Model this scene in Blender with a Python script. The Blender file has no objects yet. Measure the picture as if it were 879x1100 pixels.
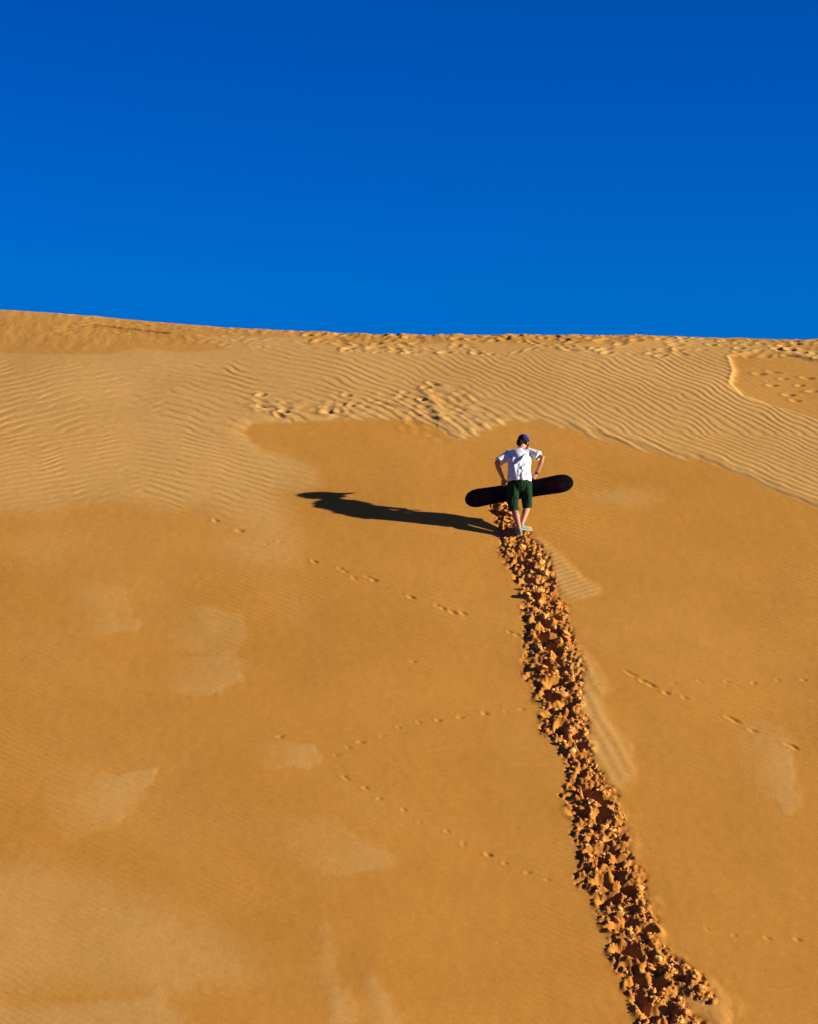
import bpy, bmesh, math, random
import numpy as np
from mathutils import Vector, Matrix, Euler

random.seed(7)
RNG = np.random.default_rng(11)
R = math.radians
scene = bpy.context.scene
COL = scene.collection

# ------------------------------------------------------------------ camera model
PITCH = R(2.0)
F = 3119.0                     # focal length in photo pixels (879 x 1100)
D0 = 45.2                      # distance to the climber


def ray(px, py):
    a = (px - 439.5) / F
    b = (550.0 - py) / F
    c, s = math.cos(PITCH), math.sin(PITCH)
    return Vector((a, c - b * s, s + b * c))


# ------------------------------------------------------------------ numeric noise
def _hash(ix, iy, seed):
    n = (ix.astype(np.int64) * 374761393 + iy.astype(np.int64) * 668265263 + seed * 1442695041) & 0xFFFFFFFF
    n = ((n ^ (n >> 13)) * 1274126177) & 0xFFFFFFFF
    n = n ^ (n >> 16)
    return (n & 0xFFFFFF) / float(0xFFFFFF)


def vnoise(x, y, seed=0):
    ix = np.floor(x); iy = np.floor(y)
    fx = x - ix; fy = y - iy
    fx = fx * fx * fx * (fx * (fx * 6 - 15) + 10)
    fy = fy * fy * fy * (fy * (fy * 6 - 15) + 10)
    a = _hash(ix, iy, seed); b = _hash(ix + 1, iy, seed)
    c = _hash(ix, iy + 1, seed); d = _hash(ix + 1, iy + 1, seed)
    return (a + (b - a) * fx + (c - a) * fy + (a - b - c + d) * fx * fy) * 2 - 1


def fbm(x, y, seed=0, octv=4, gain=0.5):
    s = 0.0; amp = 1.0; tot = 0.0
    for k in range(octv):
        ca, sa = math.cos(0.6 * k + .3), math.sin(0.6 * k + .3)
        s = s + amp * vnoise(x * ca - y * sa + 17.3 * k, x * sa + y * ca - 9.1 * k, seed + k * 13)
        tot += amp; amp *= gain; x = x * 2.03; y = y * 2.03
    return s / tot


def sstep(e0, e1, x):
    t = np.clip((x - e0) / (e1 - e0), 0, 1)
    return t * t * (3 - 2 * t)


def softplus(t):
    return np.logaddexp(0, t)


# ------------------------------------------------------------------ dune base form
S1, S2 = math.tan(R(32)), math.tan(R(24))
_r = ray(555, 573)
_k = D0 / _r.length
P0 = _r * _k                                   # where the climber stands
W1, W2 = 0.55, 0.10
_rb = ray(555, 462)
YB = (P0.z - S1 * P0.y) / (_rb.z / _rb.y - S1)
ZB = P0.z + S1 * (YB - P0.y)


def _yc_for(px, py):
    r_ = ray(px, py)
    m = r_.z / r_.y
    y = (ZB - S2 * YB) / (m - S2)
    return r_.x / r_.y * y, y - 0.02


_cp = [(-300, 322), (-100, 328), (0, 333), (60, 337), (130, 343), (250, 353), (320, 357), (400, 360), (480, 361), (700, 361.5), (800, 362.5), (879, 364), (1000, 367)]
_cx, _cy = zip(*[_yc_for(*p) for p in _cp])
YC_MAX = max(_cy)


def crest_y(x):
    y = np.interp(x, _cx, _cy)
    far = np.clip(np.abs(x) - 9, 0, None)
    return y + 0.35 * np.sin(x * .045 + .5) * far ** .8 * .25


def base(x, y):
    yc = crest_y(x)
    z = P0.z + S1 * (y - P0.y)
    z = z + (S2 - S1) * W1 * softplus((y - YB) / W1)
    z = z - (S2 + 0.16) * W2 * softplus((y - yc) / W2)
    floor = -10.0
    w = 1.2
    z = np.where(y < 45, floor + w * softplus((z - floor) / w), np.maximum(z, floor))
    near = -1.7 - 0.6 * softplus((y - 3.0) / .6) * .6
    return np.where(y < 27, np.maximum(z, near), z)


def at(px, py):
    """where a sight line through the photo meets the dune (plan x, y)"""
    r_ = ray(px, py)
    ts = np.linspace(26, 56, 6001)
    g = r_.z / r_.y * ts - base(r_.x / r_.y * ts, ts)
    i = np.argmax(g < 0)
    if not (g < 0).any():
        i = int(np.argmin(g))
    y = ts[i]
    return (r_.x / r_.y * y, y)


# ------------------------------------------------------------------ grid
def axis(lo, hi, step, far_lo, far_hi, grow=1.22):
    mid = list(np.arange(lo, hi, step))
    a, s = [], step
    v = lo
    while v > far_lo:
        s *= grow; v -= s; a.append(v)
    b, s = [], step
    v = mid[-1]
    while v < far_hi:
        s *= grow; v += s; b.append(v)
    return np.array(a[::-1] + mid + b)


XS = axis(-10.6, 10.8, .0185, -600, 600)
YS = axis(33.6, YC_MAX + .5, .0195, -300, 900)
X, Y = np.meshgrid(XS, YS)
NX, NY = len(XS), len(YS)
Z = base(X, Y)
core = (np.abs(X) < 14) & (Y > 26) & (Y < 56)
S = (Y - P0.y) / .85                              # slope distance, metres


def W(pts):
    return np.array([at(*p) for p in pts])


def sdf(poly, xx, yy):
    """signed distance (negative inside), plan metres with the slope's true length along y"""
    ky = 1 / .85
    P = poly * np.array([1, ky])
    yy = yy * ky
    d = np.full(xx.shape, 1e9)
    inside = np.zeros(xx.shape, bool)
    n = len(P)
    for i in range(n):
        ax, ay = P[i]; bx, by = P[(i + 1) % n]
        ex, ey = bx - ax, by - ay
        t = np.clip(((xx - ax) * ex + (yy - ay) * ey) / (ex * ex + ey * ey + 1e-12), 0, 1)
        d = np.minimum(d, (xx - ax - t * ex) ** 2 + (yy - ay - t * ey) ** 2)
        c = ((ay > yy) != (by > yy)) & (xx < ex * (yy - ay) / (ey + 1e-12 * (ey == 0)) + ax)
        inside ^= c
    return np.where(inside, -1, 1) * np.sqrt(d)


def smooth_poly(pts, n=4):
    """Catmull-Rom rounding of a closed pixel outline"""
    out = []
    m = len(pts)
    for i in range(m):
        p0, p1, p2, p3 = [np.array(pts[(i + k) % m], float) for k in (-1, 0, 1, 2)]
        for j in range(n):
            t = j / n
            out.append(tuple(.5 * ((2 * p1) + (-p0 + p2) * t + (2 * p0 - 5 * p1 + 4 * p2 - p3) * t * t + (-p0 + 3 * p1 - 3 * p2 + p3) * t ** 3)))
    return out


# broad, slow undulation of the whole dune
amp_far = sstep(8, 60, np.abs(X)) * 1.0
Z += .045 * fbm(X * .16, S * .10, 3, 3) * sstep(12, 30, Y) + amp_far * fbm(X * .03, Y * .03, 5, 3)
Z += .010 * fbm(X * .5, S * .33, 8, 3) * core

wx = .10 * fbm(X * 1.3, S * 1.1, 21, 3)
wy = .10 * fbm(X * 1.3 + 40, S * 1.1, 22, 3)

# wind ripple phase
VI = np.where(Y > YB, (YB - P0.y) / .85 * .5 + (Y - YB) * .375, S * .5)   # compressed slope coordinate
xa, xb = -2.6, 1.4
hx = -.20 * X + .44 * .35 * softplus((X + 4.5) / .35) + .27 * .5 * softplus((X + .3) / .5)
mx = .9 * fbm(X * .35, S * .3, 31, 2)
ph = VI + hx + .10 * fbm(X * .8, S * .5, 32, 3) + .042 * fbm(X * 2.6, S * 1.5, 33, 2)
lam = .090
phase = ph / lam * 2 * math.pi
rip = np.sin(phase + .45 * np.sin(phase)) + .15 * np.sin(2 * phase + 1.0)

# firm orange slip face below the drifted, rippled sand
FIRM = [(-200, 552), (0, 549), (50, 551), (90, 541), (140, 539), (180, 549), (212, 546), (240, 560), (258, 575), (240, 584), (246, 598), (270, 608),
        (298, 610), (316, 600), (318, 575), (307, 552), (297, 531), (318, 527), (342, 521), (338, 508), (312, 495), (288, 487), (270, 476),
        (263, 467), (271, 458.5), (300, 457), (345, 456), (400, 453), (440, 455), (462, 461), (478, 468), (497, 473), (522, 466), (548, 455),
        (575, 455), (600, 461), (640, 471), (690, 482), (750, 494), (800, 511), (840, 530), (900, 556), (1100, 640)]
FIRM = [p for p in FIRM]
firm_w = np.vstack([W(FIRM), [[14, 30], [14, 5], [-14, 5], [-14, 46]]])
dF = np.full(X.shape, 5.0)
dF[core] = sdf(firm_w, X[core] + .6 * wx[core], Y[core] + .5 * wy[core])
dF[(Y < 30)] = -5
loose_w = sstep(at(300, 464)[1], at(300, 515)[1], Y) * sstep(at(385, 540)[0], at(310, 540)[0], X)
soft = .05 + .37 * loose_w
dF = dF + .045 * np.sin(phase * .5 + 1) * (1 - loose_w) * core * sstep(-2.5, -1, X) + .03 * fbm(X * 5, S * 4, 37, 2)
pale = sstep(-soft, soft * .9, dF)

# trampled crest and firm patches above the ripples
CREST = [(-150, 380), (0, 382), (50, 385), (115, 385), (150, 378), (200, 382), (246, 380), (232, 371), (212, 364), (300, 367), (400, 375), (480, 373),
         (560, 373), (640, 374), (690, 371), (730, 367), (800, 369), (840, 374), (879, 379), (1000, 390)]
crest_w = np.vstack([W(CREST), [[12, 60], [-12, 60]]])
dC = np.full(X.shape, 5.0)
dC[core] = sdf(crest_w, X[core] + .5 * wx[core], Y[core] + .8 * wy[core])
crest = sstep(.07, -.07, dC)
PATCH = [(785, 385), (791, 399), (787, 414), (800, 425), (825, 433), (850, 441), (879, 451), (980, 480), (1000, 400), (900, 393), (840, 382), (810, 381)]
dP = np.full(X.shape, 5.0)
dP[core] = sdf(W(PATCH), X[core] + .3 * wx[core], Y[core] + .3 * wy[core])
patch = sstep(.06, -.06, dP)

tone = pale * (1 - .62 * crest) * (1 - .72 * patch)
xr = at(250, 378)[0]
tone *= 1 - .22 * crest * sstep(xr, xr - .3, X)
# the drifted sand lies a few centimetres proud along its edge
Z += .016 * (sstep(-.05, .26, dF) * (1 - loose_w) + .25 * pale * loose_w)
lip = np.exp(-((dP - .03) / .06) ** 2)
Z += lip * .012 * sstep(at(800, 420)[1], at(800, 412)[1] + .2, Y) + .03 * sstep(.0, .08, dP) * core * (Y > YB)

# ------------------------------------------------------------------ pale drifts on the firm face
tone_f = np.zeros_like(X)


def drift(pts, amt, soft_in=.25, soft_out=.08, h=.012, ripple=None, warp=.5, fade=False):
    poly = W(smooth_poly(pts, 3))
    lo = poly.min(0) - .8; hi = poly.max(0) + .8
    i0, i1 = np.searchsorted(XS, [lo[0], hi[0]]); j0, j1 = np.searchsorted(YS, [lo[1], hi[1]])
    sl = (slice(j0, j1), slice(i0, i1))
    d = sdf(poly, X[sl] + warp * wx[sl], Y[sl] + warp * wy[sl]) + (.06 if ripple else .16) * fbm(X[sl] * 5.0, S[sl] * 3.2, 48, 4)
    m = sstep(soft_out, -soft_in, d)
    if fade:                                      # feathered upwind, crisp downwind
        m = sstep(soft_out, -.05, d) * sstep(lo[0] + .6, hi[0] - .95, X[sl])
        m = m * np.clip(.8 + .6 * fbm(X[sl] * 2.2, S[sl] * 1.6, 47, 3), 0, 1.2)
    tone_f[sl] = np.maximum(tone_f[sl], np.clip(amt * 1.15 * m, 0, .9))
    Z[sl] += h * m
    if ripple:
        ang, lam, a = ripple
        u = X[sl] * math.cos(ang) + S[sl] * math.sin(ang) + .35 * wx[sl]
        Z[sl] += a * np.sin(u * 2 * math.pi / lam) * m
    return sl, m


# wedge edges: soft on the left (windward), crisper on the right
drift([(180, 655), (255, 658), (267, 672), (262, 690), (245, 704), (190, 700)], .72, .38, .045, .003, fade=True)
drift([(170, 715), (240, 704), (262, 722), (258, 733), (238, 743), (180, 748)], .72, .38, .045, .003, fade=True)
drift([(285, 800), (335, 801), (345, 812), (342, 822), (325, 828), (285, 830)], .70, .3, .04, .003, fade=True)
drift([(40, 825), (130, 835), (168, 828), (166, 842), (140, 868), (120, 892), (60, 900)], .55, .6, .04, .003, fade=True)
drift([(300, 890), (362, 880), (378, 900), (418, 922), (422, 934), (395, 940), (320, 935)], .62, .4, .06, .003, fade=True)
drift([(60, 625), (125, 630), (138, 660), (144, 677), (80, 685)], .42, .3, .06, .003, fade=True)
drift([(20, 580), (70, 575), (80, 600), (30, 610)], .22, .3, .15, .0)
drift([(0, 905), (120, 930), (240, 985), (290, 1020), (285, 1065), (190, 1090), (60, 1080), (-80, 1090), (-80, 960)], .52, .8, .05, .003)
drift([(-60, 1078), (80, 1072), (165, 1055), (170, 1020), (185, 1060), (210, 1140), (-60, 1140)], .72, .35, .05, .003)
drift([(345, 985), (362, 1010), (375, 1050), (385, 1100), (350, 1110), (338, 1040)], .72, .3, .05, .003)
drift([(385, 1040), (415, 1055), (440, 1090), (450, 1140), (400, 1130)], .62, .3, .05, .003)
drift([(620, 527), (680, 519), (712, 525), (705, 540), (670, 545), (630, 538)], .45, .35, .2, .003)
drift([(790, 775), (838, 778), (846, 800), (845, 825), (860, 850), (850, 872), (820, 850), (790, 815)], .55, .45, .06, .003, fade=True)
drift([(560, 770), (620, 900), (600, 950), (540, 900), (500, 850)], .18, .9, .4, .0)
drift([(300, 590), (332, 640), (340, 680), (300, 660), (280, 610)], .22, .6, .3, .0)
# slumped sand beside the climbed track
drift([(572, 578), (592, 583), (620, 610), (648, 632), (628, 645), (600, 640), (585, 610)], .72, .16, .04, .010, (R(-62), .105, .0028), .3)
drift([(600, 660), (620, 690), (655, 728), (652, 760), (672, 790), (684, 825), (672, 850), (655, 850), (632, 815), (610, 750), (595, 690)], .58, .18, .035, .010, (R(14), .17, .0015), .6)
drift([(655, 850), (668, 880), (700, 960), (715, 1020), (760, 1050), (790, 1080), (770, 1110), (720, 1060), (680, 960)], .34, .22, .10, .02, None, .3)
drift([(590, 790), (612, 830), (622, 880), (640, 960), (660, 1010), (640, 1000), (610, 930), (596, 860)], .30, .3, .14, .0)

tongue = loose_w * sstep(at(250, 525)[1], at(250, 575)[1], Y)
tone = np.maximum(tone * (1 - .45 * tongue), tone_f)
pc, qc = X * .42 + S * .5 * .91, X * .91 - S * .5 * .42
tone = tone + core * (1 - np.clip(pale, 0, 1)) * (.16 * np.clip(fbm(pc * 2.4, qc * .4, 44, 4), -.3, 1) + .12 * fbm(X * .25, S * .16, 45, 2))
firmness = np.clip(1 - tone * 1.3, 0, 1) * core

# ------------------------------------------------------------------ wind ripples
band = .55 + .45 * np.clip(.5 + 1.1 * fbm((X * .9 + S * .55) * 1.0, (S * .5 - X * .2) * .35, 35, 3), 0, 1.4)
bandL = .50 + .50 * np.clip(.5 + 1.6 * fbm((X * 1.5 + S * .8), (S * .35 - X * .15) * .5, 36, 3), 0, 1.3)
left = sstep(.6, -1.0, X)
amp = (.0043 * band * (1 - left) + .0044 * bandL * left)
rm = np.clip(pale, 0, 1) * (1 - crest) * (1 - .85 * patch) * sstep(-.02, .4, -dC + .45 + .0) if False else np.clip(pale, 0, 1) * (1 - crest) * (1 - .85 * patch)
rm = rm * sstep(.0, 1.3, dC)
Z += amp * rm * rip * core * (1 - .75 * tongue) * sstep(11.2, 9.8, np.abs(X))
edge = np.exp(-((dF - .20) / .14) ** 2) * (1 - loose_w) * (X > at(470, 460)[0])
Z += edge * .005 * (1 + np.sin(phase * .62 + 2.2 * wx * 9))
# barely visible ripples on the firm face, running down to the right
ph2 = (S * .5 + .36 * X + .05 * fbm(X, S * .6, 41, 3)) / .062 * 2 * math.pi
Z += .0011 * np.sin(ph2) * core * (1 - np.clip(pale, 0, 1)) * np.clip(.35 + fbm(X * .5, S * .35, 42, 3), 0, 1)
Z += .0014 * fbm(X * 9, S * 6, 43, 3) * core
# trampled crest
Z += crest * core * (.016 * fbm(X * 2.2, Y * 1.2, 51, 3) + .020 * fbm(X * 6.5, Y * 2.6, 52, 3) * sstep(-.0, -.6, dC)) * (.26 + .74 * sstep(xr - .5, xr + 1.0, X))


# ------------------------------------------------------------------ pressed prints
def press(x, y, ln, wd, ang, depth, rim=.5):
    i0, i1 = np.searchsorted(XS, [x - 3 * ln, x + 3 * ln]); j0, j1 = np.searchsorted(YS, [y - 3 * ln, y + 3 * ln])
    sl = (slice(j0, j1), slice(i0, i1))
    dx = X[sl] - x; dy = (Y[sl] - y) / .85
    u = (dx * math.cos(ang) + dy * math.sin(ang)) / ln
    v = (-dx * math.sin(ang) + dy * math.cos(ang)) / wd
    q = u * u + v * v
    Z[sl] += -depth * np.exp(-q * 1.3) + depth * rim * np.exp(-((np.sqrt(q) - 1.55) / .5) ** 2) * (.4 + .6 * sstep(-.6, .8, -u))


LONG = [(338, 604), (366, 612), (371, 615), (381, 622), (396, 621), (402, 624), (442, 642), (470, 651), (476, 654), (487, 658), (498, 659), (548, 679), (556, 682),
        (674, 721), (680, 724), (692, 731), (700, 735), (716, 743), (736, 748), (784, 769), (790, 772), (809, 783), (848, 798), (854, 801), (258, 571), (232, 560)]
for p in LONG:
    x, y = at(*p)
    press(x, y, random.uniform(.055, .085), .032, R(-40) + random.uniform(-.2, .2), random.uniform(.010, .021), .2)
SMALL = [(545, 765), (522, 768), (496, 772), (470, 776), (449, 779), (430, 783), (411, 793), (388, 799), (375, 806), (362, 814), (366, 826), (371, 837), (392, 849),
         (408, 861), (434, 872), (452, 885), (480, 895), (498, 908), (524, 918), (543, 929), (568, 938), (587, 946), (725, 733), (752, 730), (780, 730), (810, 731),
         (836, 728), (865, 728), (760, 998), (788, 1003), (825, 1006), (858, 1008), (300, 795), (285, 585), (300, 583), (445, 712), (640, 735), (662, 741),
         (520, 765), (560, 762), (372, 839), (394, 851), (498, 906), (524, 920)]
for p in SMALL:
    x, y = at(p[0] + random.uniform(-1.5, 1.5), p[1] + random.uniform(-1, 1))
    press(x, y, random.uniform(.038, .06), .026, random.uniform(-.9, .2), random.choice((.006, .009, .012, .016)), .2)
# trampled strip above the slip face and around the top of the climb
for k in range(62):
    t = RNG.random()
    px, py = 275 + 200 * t, 444 - 12 * t + RNG.normal(0, 6)
    x, y = at(px, py)
    press(x, y, RNG.uniform(.06, .15), RNG.uniform(.05, .09), RNG.uniform(-1.2, .6), RNG.uniform(.003, .014) if RNG.random() < .85 else .024, .4)
for k in range(60):
    px, py = 478 + RNG.normal(0, 22), 442 + RNG.normal(0, 13)
    x, y = at(px, py)
    press(x, y, RNG.uniform(.08, .2), RNG.uniform(.05, .10), RNG.uniform(-1.3, -.3), RNG.uniform(.002, .010), .5)
for p in [(816, 402), (832, 400), (842, 407), (830, 414), (860, 414), (868, 406), (848, 424), (874, 420), (855, 430), (842, 374), (856, 371), (835, 377), (850, 378)]:
    x, y = at(*p)
    press(x, y, RNG.uniform(.07, .13), .06, RNG.uniform(-.6, .6), RNG.uniform(.015, .035), .3)
for k in range(260):
    x = RNG.uniform(-6.5, 7.5)
    y = float(crest_y(x)) - RNG.uniform(.0, 1.1)
    press(x, y, RNG.uniform(.06, .14), RNG.uniform(.04, .08), RNG.uniform(-1, 1), RNG.uniform(.006, .018) * (1.0 if x > -2 else .45), .6)
# a wind-cut line under the crest on the left
for k in range(26):
    px = 95 + k * 3.2
    x, y = at(px, 353 + (px - 95) * .10)
    press(x, y, .12, .05, -.1, .022, .2)
# soft spine above the climber's slip face
for k in range(14):
    x, y = at(456 + k * 1.6, 422 + k * 2.6)
    press(x, y, .17, .10, -.9, -.009, 0)

# ------------------------------------------------------------------ the climbed, churned track
TRACK = [(536, 532), (543, 548), (553, 568), (562, 592), (574, 622), (586, 660), (592, 700), (599, 742), (609, 785), (622, 815), (634, 852), (645, 900), (656, 942), (674, 985),
         (690, 1030), (706, 1075), (724, 1120), (745, 1170), (770, 1230)]
TW = W(TRACK)
THW = np.interp(np.arange(len(TRACK)), [0, 1, 2, 3, 5, 7, 8, 9, 10, 12, 18], [.15, .18, .25, .29, .34, .34, .32, .22, .35, .37, .42])
SPUR = W([(700, 1032), (725, 1042), (745, 1062), (760, 1076)])
SHW = np.array([.22, .22, .17, .08])
# a sunk lane keeps the line of the track
seg_t, acc = [], 0.0
dT = np.full(X.shape, 9.0)
sel = core & (X > -.5) & (X < 6.5) & (Y < at(536, 520)[1])
xx, yy = X[sel] + .5 * wx[sel] + .05 * fbm(X[sel] * 7, S[sel] * 7, 61, 2), Y[sel] / .85
best = np.full(xx.shape, 9.0)
for pts, hws in ((TW, THW), (SPUR, SHW)):
    for i in range(len(pts) - 1):
        ax, ay = pts[i][0], pts[i][1] / .85
        bx, by = pts[i + 1][0], pts[i + 1][1] / .85
        ex, ey = bx - ax, by - ay
        t = np.clip(((xx - ax) * ex + (yy - ay) * ey) / (ex * ex + ey * ey), 0, 1)
        d = np.hypot(xx - ax - t * ex, yy - ay - t * ey) / (hws[i] + t * (hws[i + 1] - hws[i]))
        best = np.minimum(best, d * (1 + .28 * vnoise(t * ex + ax * 9.1, (ay + t * ey) * 2.3, 66)))
dT[sel] = best
churn = sstep(1.05, .80, dT)
damp = sstep(1.25, .85, dT) * (.55 + .45 * np.clip(.5 + fbm(X * 4, S * 3, 62, 3), 0, 1))
rid = 1 - np.abs(fbm(X * 5.5, S * 4.0, 63, 3)) * 2.2
rid2 = 1 - np.abs(fbm(X * 13, S * 11, 64, 2)) * 2
Z += churn * (-.022 + (.006 + .020 * sstep(1, .6, dT)) * rid + .026 * rid2 + .03 * fbm(X * 24, S * 20, 65, 2))
PITS = []
L = 0.0
side = 1
for i in range(len(TW) - 1):
    a, b = TW[i], TW[i + 1]
    ln = math.hypot(b[0] - a[0], (b[1] - a[1]) / .85)
    L += ln
    while L > .20:
        L -= .20
        t = 1 - L / ln
        c = a + (b - a) * t
        hw = THW[i]
        nx = (b[1] - a[1]) / .85 / ln
        side = -side
        x = c[0] - side * nx * hw * RNG.uniform(.15, .45)
        y = c[1] + RNG.normal(0, .05)
        if math.hypot(x - P0.x, y - P0.y) < .42 or y > P0.y + .2:
            continue
        k_ = min(1, hw / .34)
        for _ in range(3):
            ox, oy = x + RNG.normal(0, .06), y + RNG.normal(0, .05)
            rr = RNG.uniform(.07, .13) * k_
            PITS.append((ox, oy, rr))
            press(ox, oy, rr, rr * RNG.uniform(.5, .8), RNG.uniform(.3, 2.6), RNG.uniform(.06, .11) * k_, .22)
for p in [(706, 1058), (718, 1085), (733, 1050), (698, 1040)]:
    x, y = at(*p)
    press(x, y, .13, .08, RNG.uniform(.6, 2.2), .09, .2); PITS.append((x, y, .11))


def height(x, y):
    i = min(max(np.searchsorted(XS, x) - 1, 0), NX - 2)
    j = min(max(np.searchsorted(YS, y) - 1, 0), NY - 2)
    u = (x - XS[i]) / (XS[i + 1] - XS[i]); v = (y - YS[j]) / (YS[j + 1] - YS[j])
    return float((Z[j, i] * (1 - u) + Z[j, i + 1] * u) * (1 - v) + (Z[j + 1, i] * (1 - u) + Z[j + 1, i + 1] * u) * v)


# ------------------------------------------------------------------ materials
def new_mat(name):
    m = bpy.data.materials.new(name)
    m.use_nodes = True
    nt = m.node_tree
    b = nt.nodes['Principled BSDF']
    return m, nt, b


def N(nt, typ, **kw):
    n = nt.nodes.new(typ)
    for k, v in kw.items():
        if k in n.inputs:
            n.inputs[k].default_value = v
        else:
            setattr(n, k, v)
    return n


def mixc(nt, fac, a, b, mode='MIX'):
    n = nt.nodes.new('ShaderNodeMix'); n.data_type = 'RGBA'; n.blend_type = mode
    for sock, v in ((n.inputs[0], fac), (n.inputs[6], a), (n.inputs[7], b)):
        if hasattr(v, 'is_linked'):
            nt.links.new(v, sock)
        else:
            sock.default_value = v
    return n.outputs[2]


def rng(nt, val, a, b, c, d):
    n = nt.nodes.new('ShaderNodeMapRange')
    nt.links.new(val, n.inputs[0])
    for i, v in enumerate((a, b, c, d)):
        n.inputs[i + 1].default_value = v
    return n.outputs[0]


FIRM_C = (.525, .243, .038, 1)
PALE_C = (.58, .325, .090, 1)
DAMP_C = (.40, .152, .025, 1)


def sand_material(name, ground=True):
    m, nt, b = new_mat(name)
    b.inputs['Roughness'].default_value = .95
    b.inputs['Specular IOR Level'].default_value = .12
    tc = nt.nodes.new('ShaderNodeTexCoord')
    n1 = N(nt, 'ShaderNodeTexNoise', Scale=.55, Detail=5.0, Roughness=.6)
    n2 = N(nt, 'ShaderNodeTexNoise', Scale=42.0, Detail=3.0, Roughness=.7)
    n3 = N(nt, 'ShaderNodeTexNoise', Scale=9.0, Detail=4.0, Roughness=.65)
    for n in (n1, n2, n3):
        nt.links.new(tc.outputs['Object'], n.inputs['Vector'])
    if ground:
        t = N(nt, 'ShaderNodeAttribute', attribute_name='tone')
        d = N(nt, 'ShaderNodeAttribute', attribute_name='damp')
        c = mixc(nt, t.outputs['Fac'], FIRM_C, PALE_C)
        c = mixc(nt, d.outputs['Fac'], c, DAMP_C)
    else:
        n4 = N(nt, 'ShaderNodeTexNoise', Scale=7.0, Detail=2.0)
        nt.links.new(tc.outputs['Object'], n4.inputs['Vector'])
        c = mixc(nt, rng(nt, n4.outputs['Fac'], .38, .66, 0, 1), (.54, .205, .034, 1), (.74, .41, .115, 1))
    c = mixc(nt, 1.0, c, mixc(nt, rng(nt, n1.outputs['Fac'], .3, .7, 0, 1), (.93, .92, .88, 1), (1.06, 1.07, 1.12, 1)), 'MULTIPLY')
    c = mixc(nt, 1.0, c, mixc(nt, rng(nt, n3.outputs['Fac'], .3, .7, 0, 1), (.955, .95, .94, 1), (1.04, 1.045, 1.05, 1)), 'MULTIPLY')
    c = mixc(nt, 1.0, c, mixc(nt, rng(nt, n2.outputs['Fac'], .3, .7, 0, 1), (.89, .88, .86, 1), (1.11, 1.12, 1.14, 1)), 'MULTIPLY')
    nt.links.new(c, b.inputs['Base Color'])
    bp = nt.nodes.new('ShaderNodeBump')
    bp.inputs['Strength'].default_value = .35 if ground else .8
    bp.inputs['Distance'].default_value = .006 if ground else .02
    nb = N(nt, 'ShaderNodeTexNoise', Scale=42.0 if ground else 30, Detail=4.0, Roughness=.75)
    nt.links.new(tc.outputs['Object'], nb.inputs['Vector'])
    nt.links.new(nb.outputs['Fac'], bp.inputs['Height'])
    nt.links.new(bp.outputs['Normal'], b.inputs['Normal'])
    return m


M_SAND = sand_material('dune_sand')
M_CLOD = sand_material('broken_damp_sand', False)


def plain(name, col, rough=.8, spec=.3, var=.08, scale=30.0, bump=0.0):
    m, nt, b = new_mat(name)
    b.inputs['Roughness'].default_value = rough
    b.inputs['Specular IOR Level'].default_value = spec
    tc = nt.nodes.new('ShaderNodeTexCoord')
    n = N(nt, 'ShaderNodeTexNoise', Scale=scale, Detail=3.0)
    nt.links.new(tc.outputs['Object'], n.inputs['Vector'])
    lo = tuple(c * (1 - var) for c in col) + (1,); hi = tuple(min(1, c * (1 + var)) for c in col) + (1,)
    c = mixc(nt, rng(nt, n.outputs['Fac'], .3, .7, 0, 1), lo, hi)
    nt.links.new(c, b.inputs['Base Color'])
    if bump:
        bp = nt.nodes.new('ShaderNodeBump'); bp.inputs['Strength'].default_value = .5; bp.inputs['Distance'].default_value = bump
        nt.links.new(n.outputs['Fac'], bp.inputs['Height']); nt.links.new(bp.outputs['Normal'], b.inputs['Normal'])
    return m


M_SKIN = plain('skin', (.39, .18, .105), .55, .35, .06, 25)
M_SHIRT = plain('white_cotton', (.60, .635, .67), .9, .1, .03, 40)
M_SHORTS = plain('dark_green_cotton', (.003, .028, .009), .85, .15, .25, 30)
M_CAP = plain('blue_cloth', (.012, .018, .24), .8, .2, .1, 30)
M_HAIR = plain('dark_hair', (.008, .005, .003), .7, .15, .4, 60)
M_SHOE = plain('pale_grey_green_mesh', (.17, .21, .17), .7, .3, .12, 60)
M_SOLE = plain('white_rubber', (.40, .40, .37), .6, .4, .05, 30)
M_DARK = plain('black_rubber', (.012, .012, .013), .5, .4, .2, 30)
M_EYE = plain('dark_eye', (.02, .012, .008), .2, .5, .1, 30)
M_LIPS = plain('lips', (.42, .16, .12), .5, .35, .05, 30)
M_STEEL = plain('steel_edge', (.05, .05, .052), .5, .4, .1, 30)


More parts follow.
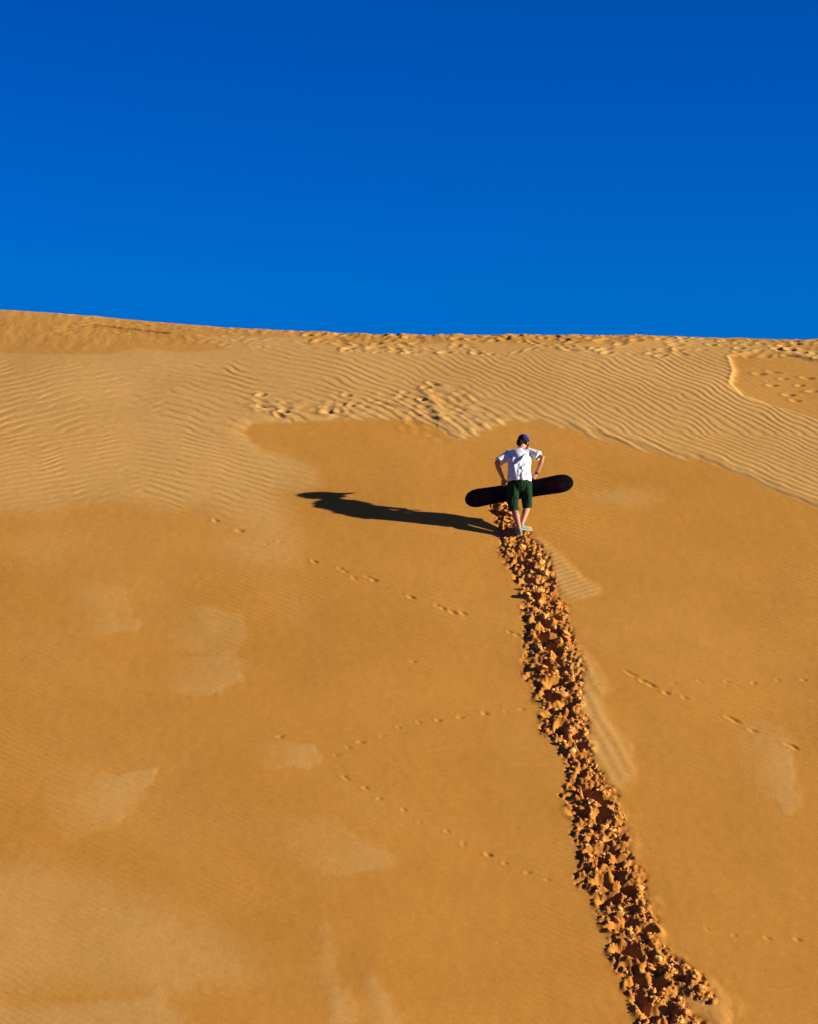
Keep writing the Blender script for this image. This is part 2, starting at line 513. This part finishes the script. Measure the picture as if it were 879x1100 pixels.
def board_material():
    m, nt, b = new_mat('black_board_base')
    b.inputs['Roughness'].default_value = .55
    b.inputs['Specular IOR Level'].default_value = .15
    tc = nt.nodes.new('ShaderNodeTexCoord')
    mp = nt.nodes.new('ShaderNodeMapping')
    nt.links.new(tc.outputs['Object'], mp.inputs['Vector'])
    n = N(nt, 'ShaderNodeTexNoise', Scale=22.0, Detail=3.0)
    mp.inputs['Scale'].default_value = (.35, 1, 1.3)
    nt.links.new(mp.outputs['Vector'], n.inputs['Vector'])
    sep = nt.nodes.new('ShaderNodeSeparateXYZ'); nt.links.new(tc.outputs['Object'], sep.inputs[0])
    ab = N(nt, 'ShaderNodeMath', operation='ABSOLUTE'); nt.links.new(sep.outputs['X'], ab.inputs[0])
    az = N(nt, 'ShaderNodeMath', operation='ABSOLUTE'); nt.links.new(sep.outputs['Z'], az.inputs[0])
    ma = rng(nt, ab.outputs[0], .42, .47, 0, 1); mb = rng(nt, ab.outputs[0], .70, .74, 1, 0); mc = rng(nt, az.outputs[0], .06, .085, 1, 0)
    p = N(nt, 'ShaderNodeMath', operation='MULTIPLY'); nt.links.new(ma, p.inputs[0]); nt.links.new(mb, p.inputs[1])
    q = N(nt, 'ShaderNodeMath', operation='MULTIPLY'); nt.links.new(p.outputs[0], q.inputs[0]); nt.links.new(mc, q.inputs[1])
    w = N(nt, 'ShaderNodeMath', operation='MULTIPLY'); nt.links.new(q.outputs[0], w.inputs[0]); nt.links.new(rng(nt, n.outputs['Fac'], .42, .58, 0, 1), w.inputs[1])
    c = mixc(nt, w.outputs[0], (.0015, .0013, .0014, 1), (.042, .0026, .003, 1))
    nt.links.new(c, b.inputs['Base Color'])
    return m


M_BOARD = board_material()


# ------------------------------------------------------------------ mesh helpers
def mesh_np(name, verts, faces):
    me = bpy.data.meshes.new(name)
    nv, nf, k = len(verts), len(faces), faces.shape[1]
    me.vertices.add(nv); me.vertices.foreach_set('co', np.ascontiguousarray(verts, np.float32).ravel())
    me.loops.add(nf * k); me.loops.foreach_set('vertex_index', np.ascontiguousarray(faces, np.int32).ravel())
    me.polygons.add(nf); me.polygons.foreach_set('loop_start', np.arange(0, nf * k, k, dtype=np.int32))
    me.update(calc_edges=True)
    return me


def link(name, me, mat, parent=None, smooth=True):
    o = bpy.data.objects.new(name, me)
    COL.objects.link(o)
    if mat:
        me.materials.append(mat)
    if smooth:
        me.polygons.foreach_set('use_smooth', np.ones(len(me.polygons), bool))
    if parent:
        o.parent = parent
    return o


def tag(o, label, cat):
    o['label'] = label; o['category'] = cat


# ------------------------------------------------------------------ dune object
idx = np.arange(NX * NY).reshape(NY, NX)
faces = np.stack([idx[:-1, :-1], idx[:-1, 1:], idx[1:, 1:], idx[1:, :-1]], -1).reshape(-1, 4)
me = mesh_np('sand_dune', np.stack([X, Y, Z], -1).reshape(-1, 3), faces)
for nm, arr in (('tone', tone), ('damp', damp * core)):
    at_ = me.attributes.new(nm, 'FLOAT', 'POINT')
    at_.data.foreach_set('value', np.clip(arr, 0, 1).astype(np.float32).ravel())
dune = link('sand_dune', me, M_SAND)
dune['kind'] = 'structure'
dune['label'] = 'steep orange sand dune with wind ripples and a churned track'


# ------------------------------------------------------------------ clods of broken sand (uncountable)
def ico(sub):
    bm = bmesh.new(); bmesh.ops.create_icosphere(bm, subdivisions=sub, radius=1)
    v = np.array([x.co[:] for x in bm.verts]); f = np.array([[w.index for w in p.verts] for p in bm.faces]); bm.free()
    return v, f


def n3(v, s, seed):
    return (fbm(v[:, 0] * s + v[:, 2] * .7 * s, v[:, 1] * s - v[:, 2] * .6 * s, seed, 3) + fbm(v[:, 2] * s + 5, v[:, 0] * s - v[:, 1] * .5 * s, seed + 3, 3)) * .5


PROTO = {}
for sub in (1, 2, 3):
    v, f = ico(sub)
    lst = []
    for k in range(14):
        u = v * (1 + .85 * n3(v, 1.3, 100 + k * 7 + sub) + (.55 * n3(v, 3.1, 300 + k * 7))[:])[:, None] if False else v * (1 + .85 * n3(v, 1.3, 100 + k * 7 + sub) + .55 * n3(v, 3.1, 300 + k * 7))[:, None]
        for _ in range(3):                        # broken, flattish faces
            nrm = RNG.normal(size=3); nrm /= np.linalg.norm(nrm)
            dd = u @ nrm
            lim = RNG.uniform(.35, .7)
            u = u - np.clip(dd - lim, 0, None)[:, None] * nrm
        lst.append(u * np.array([1, RNG.uniform(.7, 1), RNG.uniform(.5, .85)]))
    PROTO[sub] = (lst, f)

VV, FF, off = [], [], 0


def rot_rand():
    q = RNG.normal(size=4); q /= np.linalg.norm(q)
    w, x, y, z = q
    return np.array([[1 - 2 * (y * y + z * z), 2 * (x * y - z * w), 2 * (x * z + y * w)], [2 * (x * y + z * w), 1 - 2 * (x * x + z * z), 2 * (y * z - x * w)], [2 * (x * z - y * w), 2 * (y * z + x * w), 1 - 2 * (x * x + y * y)]])


def clod(x, y, r):
    global off
    sub = 1 if r < .02 else (2 if r < .055 else 3)
    lst, f = PROTO[sub]
    v = lst[RNG.integers(len(lst))] @ rot_rand().T * r
    k = (v[:, 2] - .62 * v[:, 1]) * .72 * .50        # settled flat against the slope
    v = v - k[:, None] * np.array([0, -.53, .85])
    v = v + np.array([x, y, height(x, y) + r * .16])
    VV.append(v); FF.append(f + off); off += len(v)


PA = np.array(PITS)


def along(pts, hws, n, spread, rmed, rsig, rmax):
    segl = [math.hypot(pts[i + 1][0] - pts[i][0], (pts[i + 1][1] - pts[i][1]) / .85) for i in range(len(pts) - 1)]
    cum = np.concatenate([[0], np.cumsum(segl)])
    for k in range(n):
        t = RNG.random() * cum[-1]
        i = min(np.searchsorted(cum, t) - 1, len(segl) - 1); i = max(i, 0)
        u = (t - cum[i]) / segl[i]
        c = pts[i] + (pts[i + 1] - pts[i]) * u
        hw = hws[i] + (hws[i + 1] - hws[i]) * u
        q = spread(hw * (1 + .25 * vnoise(np.array([c[0] * 2.0]), np.array([c[1] * 2.7]), 67)[0]))
        # clumps: thin out in patches
        x = c[0] + q; y = c[1] - .1 * q + RNG.normal(0, .04)
        in_pit = ((((PA[:, 0] - x) ** 2 + ((PA[:, 1] - y) / .85) ** 2) < (PA[:, 2] * .85) ** 2).any())
        if fbm(np.array([x * 4.2]), np.array([y * 3.6]), 71, 2)[0] < -.14 and RNG.random() < .85:
            continue
        r = min(rmax, rmed * math.exp(RNG.normal(0, rsig)))
        if in_pit and RNG.random() < .85:
            if RNG.random() < .5:
                continue
            r = min(r, .013)
        if q < -.6 * hw:
            r = min(r * .7, .035)
        if abs(q) > .85 * hw:
            r *= .6
        if math.hypot(x - P0.x, y - P0.y) < .22:
            r = min(r, .018)
        clod(x, y, r)


along(TW, THW, 4800, lambda hw: RNG.uniform(-.98, .98) * hw, .015, .5, .06)
along(TW, THW, 620, lambda hw: RNG.uniform(-.85, .9) * hw, .038, .38, .085)
along(TW, THW, 2400, lambda hw: RNG.normal(0, .70) * hw, .0085, .45, .02)
along(TW[2:], THW[2:], 800, lambda hw: hw * (.95 + abs(RNG.normal(0, .42))) * (1 if RNG.random() < .6 else -1), .007, .4, .014)
along(SPUR, SHW, 420, lambda hw: RNG.uniform(-1, 1) * hw, .016, .6, .07)
cl = link('sand_clods', mesh_np('sand_clods', np.concatenate(VV), np.concatenate(FF)), M_CLOD, None, False)
cl['kind'] = 'stuff'
cl['label'] = 'broken damp sand clods thrown up along the climbed track'
cl['category'] = 'sand clods'


# ------------------------------------------------------------------ figure helpers
def frame_dirs(pts):
    out = []
    for i in range(len(pts)):
        a = pts[max(i - 1, 0)]; b = pts[min(i + 1, len(pts) - 1)]
        out.append((b - a).normalized())
    return out


def tube(bm, pts, rad, up=(0, 1, 0), seg=18, round_ends=True):
    """closed tapered tube; rad = r or (half width across, half depth along up)"""
    pts = [Vector(p) for p in pts]
    rad = [(r, r) if not isinstance(r, tuple) else r for r in rad]
    if round_ends:
        d0 = (pts[0] - pts[1]).normalized(); d1 = (pts[-1] - pts[-2]).normalized()
        r0, r1 = rad[0], rad[-1]
        pre = [(pts[0] + d0 * min(r0) * k, (r0[0] * s, r0[1] * s)) for k, s in ((.9, .35), (.62, .75))]
        post = [(pts[-1] + d1 * min(r1) * k, (r1[0] * s, r1[1] * s)) for k, s in ((.62, .75), (.9, .35))]
        pts = [p for p, _ in pre] + pts + [p for p, _ in post]
        rad = [r for _, r in pre] + rad + [r for _, r in post]
    dirs = frame_dirs(pts)
    up = Vector(up)
    rings = []
    for p, d, (a, b) in zip(pts, dirs, rad):
        u = (up - d * up.dot(d))
        if u.length < 1e-3:
            u = Vector((1, 0, 0)) - d * d.x
        u.normalize()
        s = d.cross(u).normalized()
        rings.append([bm.verts.new(p + s * a * math.cos(t) + u * b * math.sin(t)) for t in [2 * math.pi * k / seg for k in range(seg)]])
    for a, b in zip(rings, rings[1:]):
        for k in range(seg):
            bm.faces.new((a[k], a[(k + 1) % seg], b[(k + 1) % seg], b[k]))
    bm.faces.new(rings[0][::-1]); bm.faces.new(rings[-1])


def ball(bm, c, r, rot=None, sub=3):
    if not isinstance(r, (tuple, list)):
        r = (r, r, r)
    m = Matrix.Translation(Vector(c)) @ (rot.to_4x4() if rot else Matrix.Identity(4)) @ Matrix.Diagonal((*r, 1))
    bmesh.ops.create_icosphere(bm, subdivisions=sub, radius=1, matrix=m)


def bake(bm, voxel=0.0, smooth=0, name='tmp'):
    """join the tubes of a bmesh into one continuous skin"""
    bmesh.ops.recalc_face_normals(bm, faces=bm.faces)
    me = bpy.data.meshes.new(name); bm.to_mesh(me); bm.free()
    if voxel:
        o = bpy.data.objects.new('tmp', me); COL.objects.link(o)
        m = o.modifiers.new('r', 'REMESH'); m.mode = 'VOXEL'; m.voxel_size = voxel
        if smooth:
            s = o.modifiers.new('s', 'SMOOTH'); s.factor = .5; s.iterations = smooth
        dg = bpy.context.evaluated_depsgraph_get()
        me2 = bpy.data.meshes.new_from_object(o.evaluated_get(dg))
        bpy.data.objects.remove(o); bpy.data.meshes.remove(me)
        me = me2
        me.name = name
    return me


def coords(me):
    a = np.empty(len(me.vertices) * 3, np.float32); me.vertices.foreach_get('co', a)
    return a.reshape(-1, 3).astype(float)


def normals(me):
    a = np.empty(len(me.vertices) * 3, np.float32); me.vertices.foreach_get('normal', a)
    return a.reshape(-1, 3).astype(float)


def set_coords(me, a):
    me.vertices.foreach_set('co', a.astype(np.float32).ravel()); me.update()


# ------------------------------------------------------------------ the climber
GX, GY = at(559, 573)
ORG = Vector((GX, GY, float(base(np.array(GX), np.array(GY)))))
person = bpy.data.objects.new('person', None); COL.objects.link(person); person.location = ORG
tag(person, 'climber bent forward on the dune in white t-shirt, dark green shorts and blue cap', 'person')


def gz(x, y):
    return height(ORG.x + x, ORG.y + y) - ORG.z


V = Vector
ANK_L, ANK_R = V((-.018, -.085, 0)), V((.018, .010, 0))
ANK_L.z = gz(-.02, -.045) + .085
ANK_R.z = gz(.09, .04) + .085
KN_L, KN_R = V((-.088, .055, .375)), V((.118, .19, .43))
HIP_L, HIP_R = V((-.098, .10, .80)), V((.075, .11, .82))
PEL, WAI, CHE, UCH, NEK = V((-.012, .10, .85)), V((-.008, .15, .98)), V((.0, .25, 1.15)), V((.008, .32, 1.255)), V((.026, .385, 1.325))
HEAD = V((.064, .465, 1.452))
SH_L, SH_R = V((-.165, .350, 1.245)), V((.172, .330, 1.28))
EL_L, EL_R = V((-.362, .215, 1.10)), V((.362, .235, 1.19))
WR_L, WR_R = V((-.258, .235, .865)), V((.268, .252, .945))
HEAD_ROT = Euler((R(-28), R(8), R(-16)), 'XYZ').to_matrix()

bm = bmesh.new()
# trunk and neck
tube(bm, [PEL - V((0, .01, .05)), PEL, WAI, CHE, UCH, NEK], [(.150, .115), (.155, .115), (.135, .10), (.160, .11), (.150, .09), (.062, .06)])
tube(bm, [UCH, NEK, NEK.lerp(HEAD, .6)], [.068, .056, .052])
# legs
tube(bm, [HIP_L, HIP_L.lerp(KN_L, .5), KN_L, KN_L.lerp(ANK_L, .30) + V((0, -.022, 0)), KN_L.lerp(ANK_L, .65) + V((0, -.010, 0)), ANK_L], [.082, .074, .052, .056, .043, .034])
tube(bm, [HIP_R, HIP_R.lerp(KN_R, .5), KN_R, KN_R.lerp(ANK_R, .30) + V((0, -.022, 0)), KN_R.lerp(ANK_R, .65) + V((0, -.010, 0)), ANK_R], [.082, .074, .052, .056, .043, .034])
TOE_L, TOE_R = V((-.062, .10, 0)), V((.155, .10, 0))
TOE_L.z = gz(-.06, .085) + .035
TOE_R.z = gz(.165, .095) + .035
for a, t in ((ANK_L, TOE_L), (ANK_R, TOE_R)):
    tube(bm, [a + V((0, 0, 0)), a - V((0, -.01, .045)), a.lerp(t, .5) - V((0, 0, .018)), t], [.033, .036, .036, .028])
# arms
for s, e, w in ((SH_L, EL_L, WR_L), (SH_R, EL_R, WR_R)):
    tube(bm, [s, s.lerp(e, .45), e, e.lerp(w, .3), w], [.052, .046, .037, .040, .026])
# head
Hm = lambda p: HEAD + HEAD_ROT @ V(p)
ball(bm, Hm((0, -.005, .025)), (.077, .096, .088), HEAD_ROT)
ball(bm, Hm((0, .025, -.045)), (.058, .068, .072), HEAD_ROT)
ball(bm, Hm((0, .062, -.092)), (.030, .026, .022), HEAD_ROT)
tube(bm, [Hm((0, .088, .012)), Hm((0, .105, -.028))], [.010, .016], seg=10)
ball(bm, Hm((0, .088, -.062)), (.024, .012, .010), HEAD_ROT)
for sx in (-1, 1):
    ball(bm, Hm((sx * .078, -.005, -.012)), (.012, .022, .032), HEAD_ROT, 2)
    ball(bm, Hm((sx * .030, .084, .030)), (.024, .010, .008), HEAD_ROT, 2)
    ball(bm, Hm((sx * .044, .066, -.028)), (.020, .016, .016), HEAD_ROT, 2)

# hands closed over the top edge of the board
B_C = V((-.012, .245, .672)); TILT = R(9.4)
b_ax = V((math.cos(TILT), 0, math.sin(TILT))); b_up = V((-math.sin(TILT), 0, math.cos(TILT)))


def grip(wr, x, sgn):
    """palm on the near face, four fingers hooked over the edge to the far side, thumb along the near face"""
    along_ = (x - B_C.x) / b_ax.x
    e = B_C + b_ax * along_ + b_up * .133                     # point on the top edge
    knuck = e + b_up * .030 + V((0, -.018, 0))
    palm = wr.lerp(knuck, .55)
    tube(bm, [wr, palm, knuck], [(.026, .020), (.038, .020), (.040, .017)], up=(0, 1, 0), seg=14)
    for k, (o, l) in enumerate(((-.033, .92), (-.011, 1.05), (.011, 1.0), (.033, .80))):
        k0 = knuck + b_ax * o * sgn
        k1 = k0 + V((0, .030, .006)) * l
        k2 = k1 + V((0, .020, -.026)) * l
        k3 = k2 + V((0, .000, -.024)) * l
        tube(bm, [k0, k1, k2, k3], [.0105, .010, .0092, .008], up=tuple(b_ax), seg=10)
    t0 = palm - b_ax * .030 * sgn
    t1 = t0 + (-b_ax * sgn * .026 - b_up * .016 + V((0, -.008, 0)))
    t2 = t1 + (-b_ax * sgn * .012 - b_up * .030 + V((0, .004, 0)))
    tube(bm, [t0, t1, t2], [.013, .0115, .0095], up=(0, 1, 0), seg=10)


grip(WR_L, -.222, -1)
grip(WR_R, .236, 1)
body = link('body', bake(bm, .0058, 3, 'body'), M_SKIN, person)

# t-shirt: loose over the bent back, sleeves to near the elbows
bm = bmesh.new()
tube(bm, [V((-.012, .088, .805)), V((-.012, .10, .86)), WAI + V((0, 0, 0)), CHE, UCH + V((0, -.004, 0)), UCH.lerp(NEK, .62)],
     [(.190, .138), (.190, .132), (.176, .116), (.186, .118), (.178, .104), (.085, .072)], seg=32, round_ends=False)
tube(bm, [CHE.lerp(UCH, .5), SH_L + V((.02, 0, -.005)), SH_L.lerp(EL_L, .50), SH_L.lerp(EL_L, .84)], [.10, .082, .077, .076], seg=22, round_ends=False)
tube(bm, [CHE.lerp(UCH, .5), SH_R + V((-.02, 0, -.005)), SH_R.lerp(EL_R, .45), SH_R.lerp(EL_R, .70)], [.10, .082, .078, .080], seg=22, round_ends=False)
ball(bm, SH_L + V((.01, 0, .0)), .078); ball(bm, SH_R + V((-.02, 0, -.005)), .074)
me = bake(bm, .0075, 5, 'tshirt')
a = coords(me); n = normals(me)
back = sstep(.1, -.5, n[:, 1])
# folds: pulled from the right armpit down to the left hip, and from both shoulders
u = a[:, 0] * .72 + a[:, 2] * .69
v = -a[:, 0] * .69 + a[:, 2] * .72
fold = np.zeros(len(a))
for (x1, z1, x2, z2, wd, h) in [(.10, 1.235, -.085, 1.05, .022, .020), (-.085, 1.05, -.075, .93, .024, .016), (.055, 1.20, -.005, 1.08, .014, .013), (.145, 1.12, .03, 1.02, .020, .014),
                                (-.10, 1.18, -.15, 1.02, .022, .014), (.09, 1.03, .02, .90, .022, .010), (.13, .98, .09, .86, .020, .010), (-.13, 1.0, -.155, .88, .02, .010),
                                (-.02, .97, -.03, .86, .022, .008), (-.19, 1.24, -.13, 1.16, .018, .010), (.20, 1.235, .15, 1.17, .018, .012)]:
    ex, ez = x2 - x1, z2 - z1
    t = np.clip(((a[:, 0] - x1) * ex + (a[:, 2] - z1) * ez) / (ex * ex + ez * ez), 0, 1)
    d = np.hypot(a[:, 0] - x1 - t * ex, a[:, 2] - z1 - t * ez)
    fold += h * np.exp(-(d / wd) ** 2)
hem = sstep(1.0, .84, a[:, 2])
fl = .006 * np.sin(np.arctan2(a[:, 0], a[:, 1] - .11) * 9 + 1) * hem
a = a + n * (.95 * fold * back + fl + .005 * fbm(a[:, 0] * 16 + a[:, 1] * 7, a[:, 2] * 11, 81, 3) + .004 * fbm(u * 30, v * 9, 82, 2))[:, None]
set_coords(me, a)
shirt = link('t_shirt', me, M_SHIRT, person)

# shorts
bm = bmesh.new()
tube(bm, [V((-.012, .10, .875)), PEL + V((0, -.008, -.03)), V((-.012, .095, .74))], [(.158, .112), (.178, .122), (.165, .115)], seg=28)
HEM_L, HEM_R = V((-.104, .052, .345)), V((.112, .178, .405))
tube(bm, [HIP_L + V((-.005, -.01, -.02)), HIP_L.lerp(HEM_L, .5) + V((-.006, 0, 0)), HEM_L], [(.096, .112), (.091, .098), (.084, .088)], seg=24, round_ends=False)
tube(bm, [HIP_R + V((.012, -.01, -.02)), HIP_R.lerp(HEM_R, .5) + V((.012, 0, 0)), HEM_R], [(.096, .112), (.089, .098), (.078, .088)], seg=24, round_ends=False)
me = bake(bm, .007, 4, 'shorts')
a = coords(me); n = normals(me)
a = a + n * (.009 * fbm(a[:, 0] * 12, a[:, 2] * 7 + a[:, 1] * 4, 91, 3) + .005 * fbm(a[:, 0] * 34, a[:, 2] * 10 + a[:, 1] * 9, 92, 2))[:, None]
set_coords(me, a)
shorts = link('shorts', me, M_SHORTS, person)

# hair under the cap, longer on the nape
bm = bmesh.new()
ball(bm, Hm((0, -.018, .018)), (.086, .098, .090), HEAD_ROT, 4)
ball(bm, Hm((-.030, -.072, -.050)), (.055, .040, .062), HEAD_ROT, 3)
ball(bm, Hm((-.060, -.045, -.045)), (.030, .045, .055), HEAD_ROT, 3)
me = bake(bm, .006, 2, 'hair')
a = coords(me); n = normals(me)
a = a + n * (.007 * fbm(a[:, 0] * 45, a[:, 2] * 14, 95, 3))[:, None]
loc = (a - np.array(HEAD)) @ np.array(HEAD_ROT)
face = (loc[:, 1] > .045) & (loc[:, 2] < .06)
a[face] -= n[face] * .03
set_coords(me, a)
hair = link('hair', me, M_HAIR, person)

# cap: crown + peak
bm = bmesh.new()
bmesh.ops.create_uvsphere(bm, u_segments=32, v_segments=20, radius=1)
for v_ in list(bm.verts):
    if v_.co.z < -.10:
        bm.verts.remove(v_)
for v_ in bm.verts:
    z = v_.co.z
    v_.co = V((v_.co.x * .094, v_.co.y * .108 - .004, max(z, -.02) * .092 + .030))
bmesh.ops.solidify(bm, geom=bm.faces[:], thickness=.004)
for v_ in bm.verts:
    v_.co = Hm(v_.co)
bmesh.ops.recalc_face_normals(bm, faces=bm.faces)
me = bpy.data.meshes.new('cap'); bm.to_mesh(me); bm.free()
cap = link('cap', me, M_CAP, person)
bm = bmesh.new()
top, bot = [], []
nA, nB = 17, 6
for i in range(nA):
    t = -1 + 2 * i / (nA - 1)
    ang = t * R(62)
    for j in range(nB):
        w = j / (nB - 1)
        ext = .078 * math.sqrt(max(0, 1 - t * t)) * w
        p = V((math.sin(ang) * .093, math.cos(ang) * .106 - .006 + ext, .030 - ext * .28 - .35 * abs(math.sin(ang)) * ext))
        top.append(bm.verts.new(Hm(p + V((0, 0, .003))))); bot.append(bm.verts.new(Hm(p - V((0, 0, .002)))))
for g, flip in ((top, False), (bot, True)):
    for i in range(nA - 1):
        for j in range(nB - 1):
            q = [g[i * nB + j], g[(i + 1) * nB + j], g[(i + 1) * nB + j + 1], g[i * nB + j + 1]]
            bm.faces.new(q[::-1] if flip else q)
for i in range(nA - 1):
    bm.faces.new((top[i * nB + nB - 1], top[(i + 1) * nB + nB - 1], bot[(i + 1) * nB + nB - 1], bot[i * nB + nB - 1]))
bmesh.ops.recalc_face_normals(bm, faces=bm.faces)
me = bpy.data.meshes.new('peak'); bm.to_mesh(me); bm.free()
link('peak', me, M_CAP, cap)
bm = bmesh.new(); ball(bm, Hm((0, -.004, .124)), (.010, .010, .005), HEAD_ROT, 2)
link('cap_button', bake(bm, 0, 0, 'cap_button'), M_CAP, cap)
for sx in (-1, 1):
    bm = bmesh.new(); ball(bm, Hm((sx * .031, .079, .008)), (.013, .009, .008), HEAD_ROT, 2)
    link('eye', bake(bm, 0, 0, 'eye'), M_EYE, person)
bm = bmesh.new(); ball(bm, Hm((0, .097, -.062)), (.022, .005, .006), HEAD_ROT, 2)
link('mouth', bake(bm, 0, 0, 'mouth'), M_LIPS, person)

# wristband
bm = bmesh.new()
dw = (WR_R - EL_R).normalized()
tube(bm, [WR_R - dw * .022, WR_R + dw * .006], [.033, .032], seg=20, round_ends=False)
wb = link('wristband', bake(bm, 0, 0, 'wristband'), M_DARK, person)

# shoes
for a_, t_, m_, lab in ((ANK_L, TOE_L, M_SHOE, None), (ANK_R, TOE_R, M_SHOE, None)):
    heel = V((a_.x, a_.y, a_.z)) - (t_ - a_).normalized() * .035
    fw = V((t_.x - a_.x, t_.y - a_.y, (t_.z + .04) - a_.z)); fw.normalize()
    base_a = a_ - V((0, 0, .050))
    bm = bmesh.new()
    p = [base_a - fw * .048, base_a - fw * .01, base_a + fw * .06, base_a + fw * .125, base_a + fw * .185]
    p[0].z += .012; p[1].z += .012; p[2].z += .006; p[3].z -= .004; p[4].z -= .010
    tube(bm, p, [(.036, .046), (.041, .052), (.044, .042), (.046, .032), (.036, .022)], up=(0, 0, 1), seg=20)
    tube(bm, [base_a + V((0, 0, .02)), a_ + V((0, 0, .012))], [.046, .043], seg=18, round_ends=False)
    sh = link('shoe', bake(bm, .006, 3, 'shoe'), m_, person)
    bm = bmesh.new()
    q = [k - V((0, 0, .030)) for k in p]
    q[3].z += .006; q[4].z += .010
    tube(bm, q, [(.042, .012), (.046, .012), (.049, .012), (.051, .012), (.040, .011)], up=(0, 0, 1), seg=20)
    link('sole', bake(bm, .005, 2, 'sole'), M_SOLE, sh)

# ------------------------------------------------------------------ the board
HL = .865


def half_w(x):
    t = abs(x) / HL
    w = .131 + .014 * min(1, (t / .72)) ** 2
    if t > .74:
        q = (t - .74) / .26
        w *= math.sqrt(max(0, 1 - q ** 2.3))
    return w


def bend(x):
    t = max(0, abs(x) - .60)
    return .55 * t * t + .004 * math.cos(min(abs(x), .6) / .6 * 1.57)


def board_mesh(scale_w, y0, y1, name, inset=0.0):
    bm = bmesh.new()
    n_ = 96
    rows = []
    for i in range(n_ + 1):
        c = -math.cos(math.pi * i / n_)
        x = c * (HL - inset)
        w = max(half_w(c * HL * .9999) - inset, .0004) * scale_w
        rows.append([(x, yy_, zz * w) for yy_ in (y0 + bend(x), y1 + bend(x)) for zz in (-1, -.5, 0, .5, 1)])
    vs = [[bm.verts.new(p) for p in r] for r in rows]
    for a, b in zip(vs, vs[1:]):
        for k in range(4):
            bm.faces.new((a[k], b[k], b[k + 1], a[k + 1]))
            bm.faces.new((a[5 + k], a[6 + k], b[6 + k], b[5 + k]))
        bm.faces.new((a[0], a[5], b[5], b[0])); bm.faces.new((a[4], b[4], b[9], a[9]))
    bm.faces.new((vs[0][0], vs[0][1], vs[0][2], vs[0][3], vs[0][4], vs[0][9], vs[0][8], vs[0][7], vs[0][6], vs[0][5]))
    e = vs[-1]
    bm.faces.new((e[4], e[3], e[2], e[1], e[0], e[5], e[6], e[7], e[8], e[9]))
    bmesh.ops.recalc_face_normals(bm, faces=bm.faces)
    me = bpy.data.meshes.new(name); bm.to_mesh(me); bm.free()
    return me


board = bpy.data.objects.new('snowboard', None); COL.objects.link(board)
board.location = ORG + B_C; board.rotation_euler = (R(-4), -TILT, R(-8.5))
tag(board, 'long black snowboard with dark red marks, held crosswise in front of the climber', 'snowboard')
link('base', board_mesh(1, -.006, .000, 'base', .004), M_BOARD, board, False)
link('deck', board_mesh(1, .0015, .008, 'deck', .002), M_DARK, board, False)
link('steel_edge', board_mesh(1, -.0045, .0010, 'steel_edge', .0), M_STEEL, board, False)

# ------------------------------------------------------------------ light
SUN = Vector((.957, -.160, .247)).normalized()
elev = math.asin(SUN.z); az = math.atan2(SUN.x, SUN.y)
w = bpy.data.worlds.new('World'); scene.world = w; w.use_nodes = True
nt = w.node_tree
bg = nt.nodes['Background']
sky = nt.nodes.new('ShaderNodeTexSky'); sky.sky_type = 'NISHITA'; sky.sun_disc = False
sky.sun_elevation = elev; sky.sun_rotation = az
sky.altitude = 1200; sky.air_density = 1.0; sky.dust_density = .15; sky.ozone_density = 4.0
# deep, polarised blue: stronger contrast from the horizon up, red held back
c = mixc(nt, 1.0, sky.outputs[0], (.1, .316, .214, 1), 'MULTIPLY')
gm = nt.nodes.new('ShaderNodeGamma'); gm.inputs['Gamma'].default_value = 1.55
nt.links.new(c, gm.inputs['Color'])
c = mixc(nt, 1.0, gm.outputs[0], (1.0, 1.0, 1.0, 1), 'DARKEN')
c = mixc(nt, 1.0, c, (.004, .735, 2.9, 1), 'MULTIPLY')
nt.links.new(c, bg.inputs['Color'])
bg.inputs['Strength'].default_value = .10
sl = bpy.data.lights.new('sun', 'SUN'); sl.energy = 5.0; sl.angle = R(.53); sl.color = (1.0, .88, .70)
so = bpy.data.objects.new('sun', sl); COL.objects.link(so)
so.rotation_euler = (-SUN).to_track_quat('-Z', 'Y').to_euler(); so.location = ORG + SUN * 60

# ------------------------------------------------------------------ camera
cam = bpy.data.cameras.new('camera'); co = bpy.data.objects.new('camera', cam); COL.objects.link(co)
co.rotation_euler = (math.pi / 2 + PITCH, 0, 0)
cam.sensor_fit = 'VERTICAL'; cam.sensor_height = 24.0; cam.lens = 24.0 * F / 1100.0
cam.clip_start = .5; cam.clip_end = 5000
scene.camera = co
scene.view_settings.view_transform = 'Standard'; scene.view_settings.look = 'None'
scene.view_settings.exposure = 1.05; scene.view_settings.gamma = 1
scene.cycles.max_bounces = 6
scene.cycles.use_denoising = True
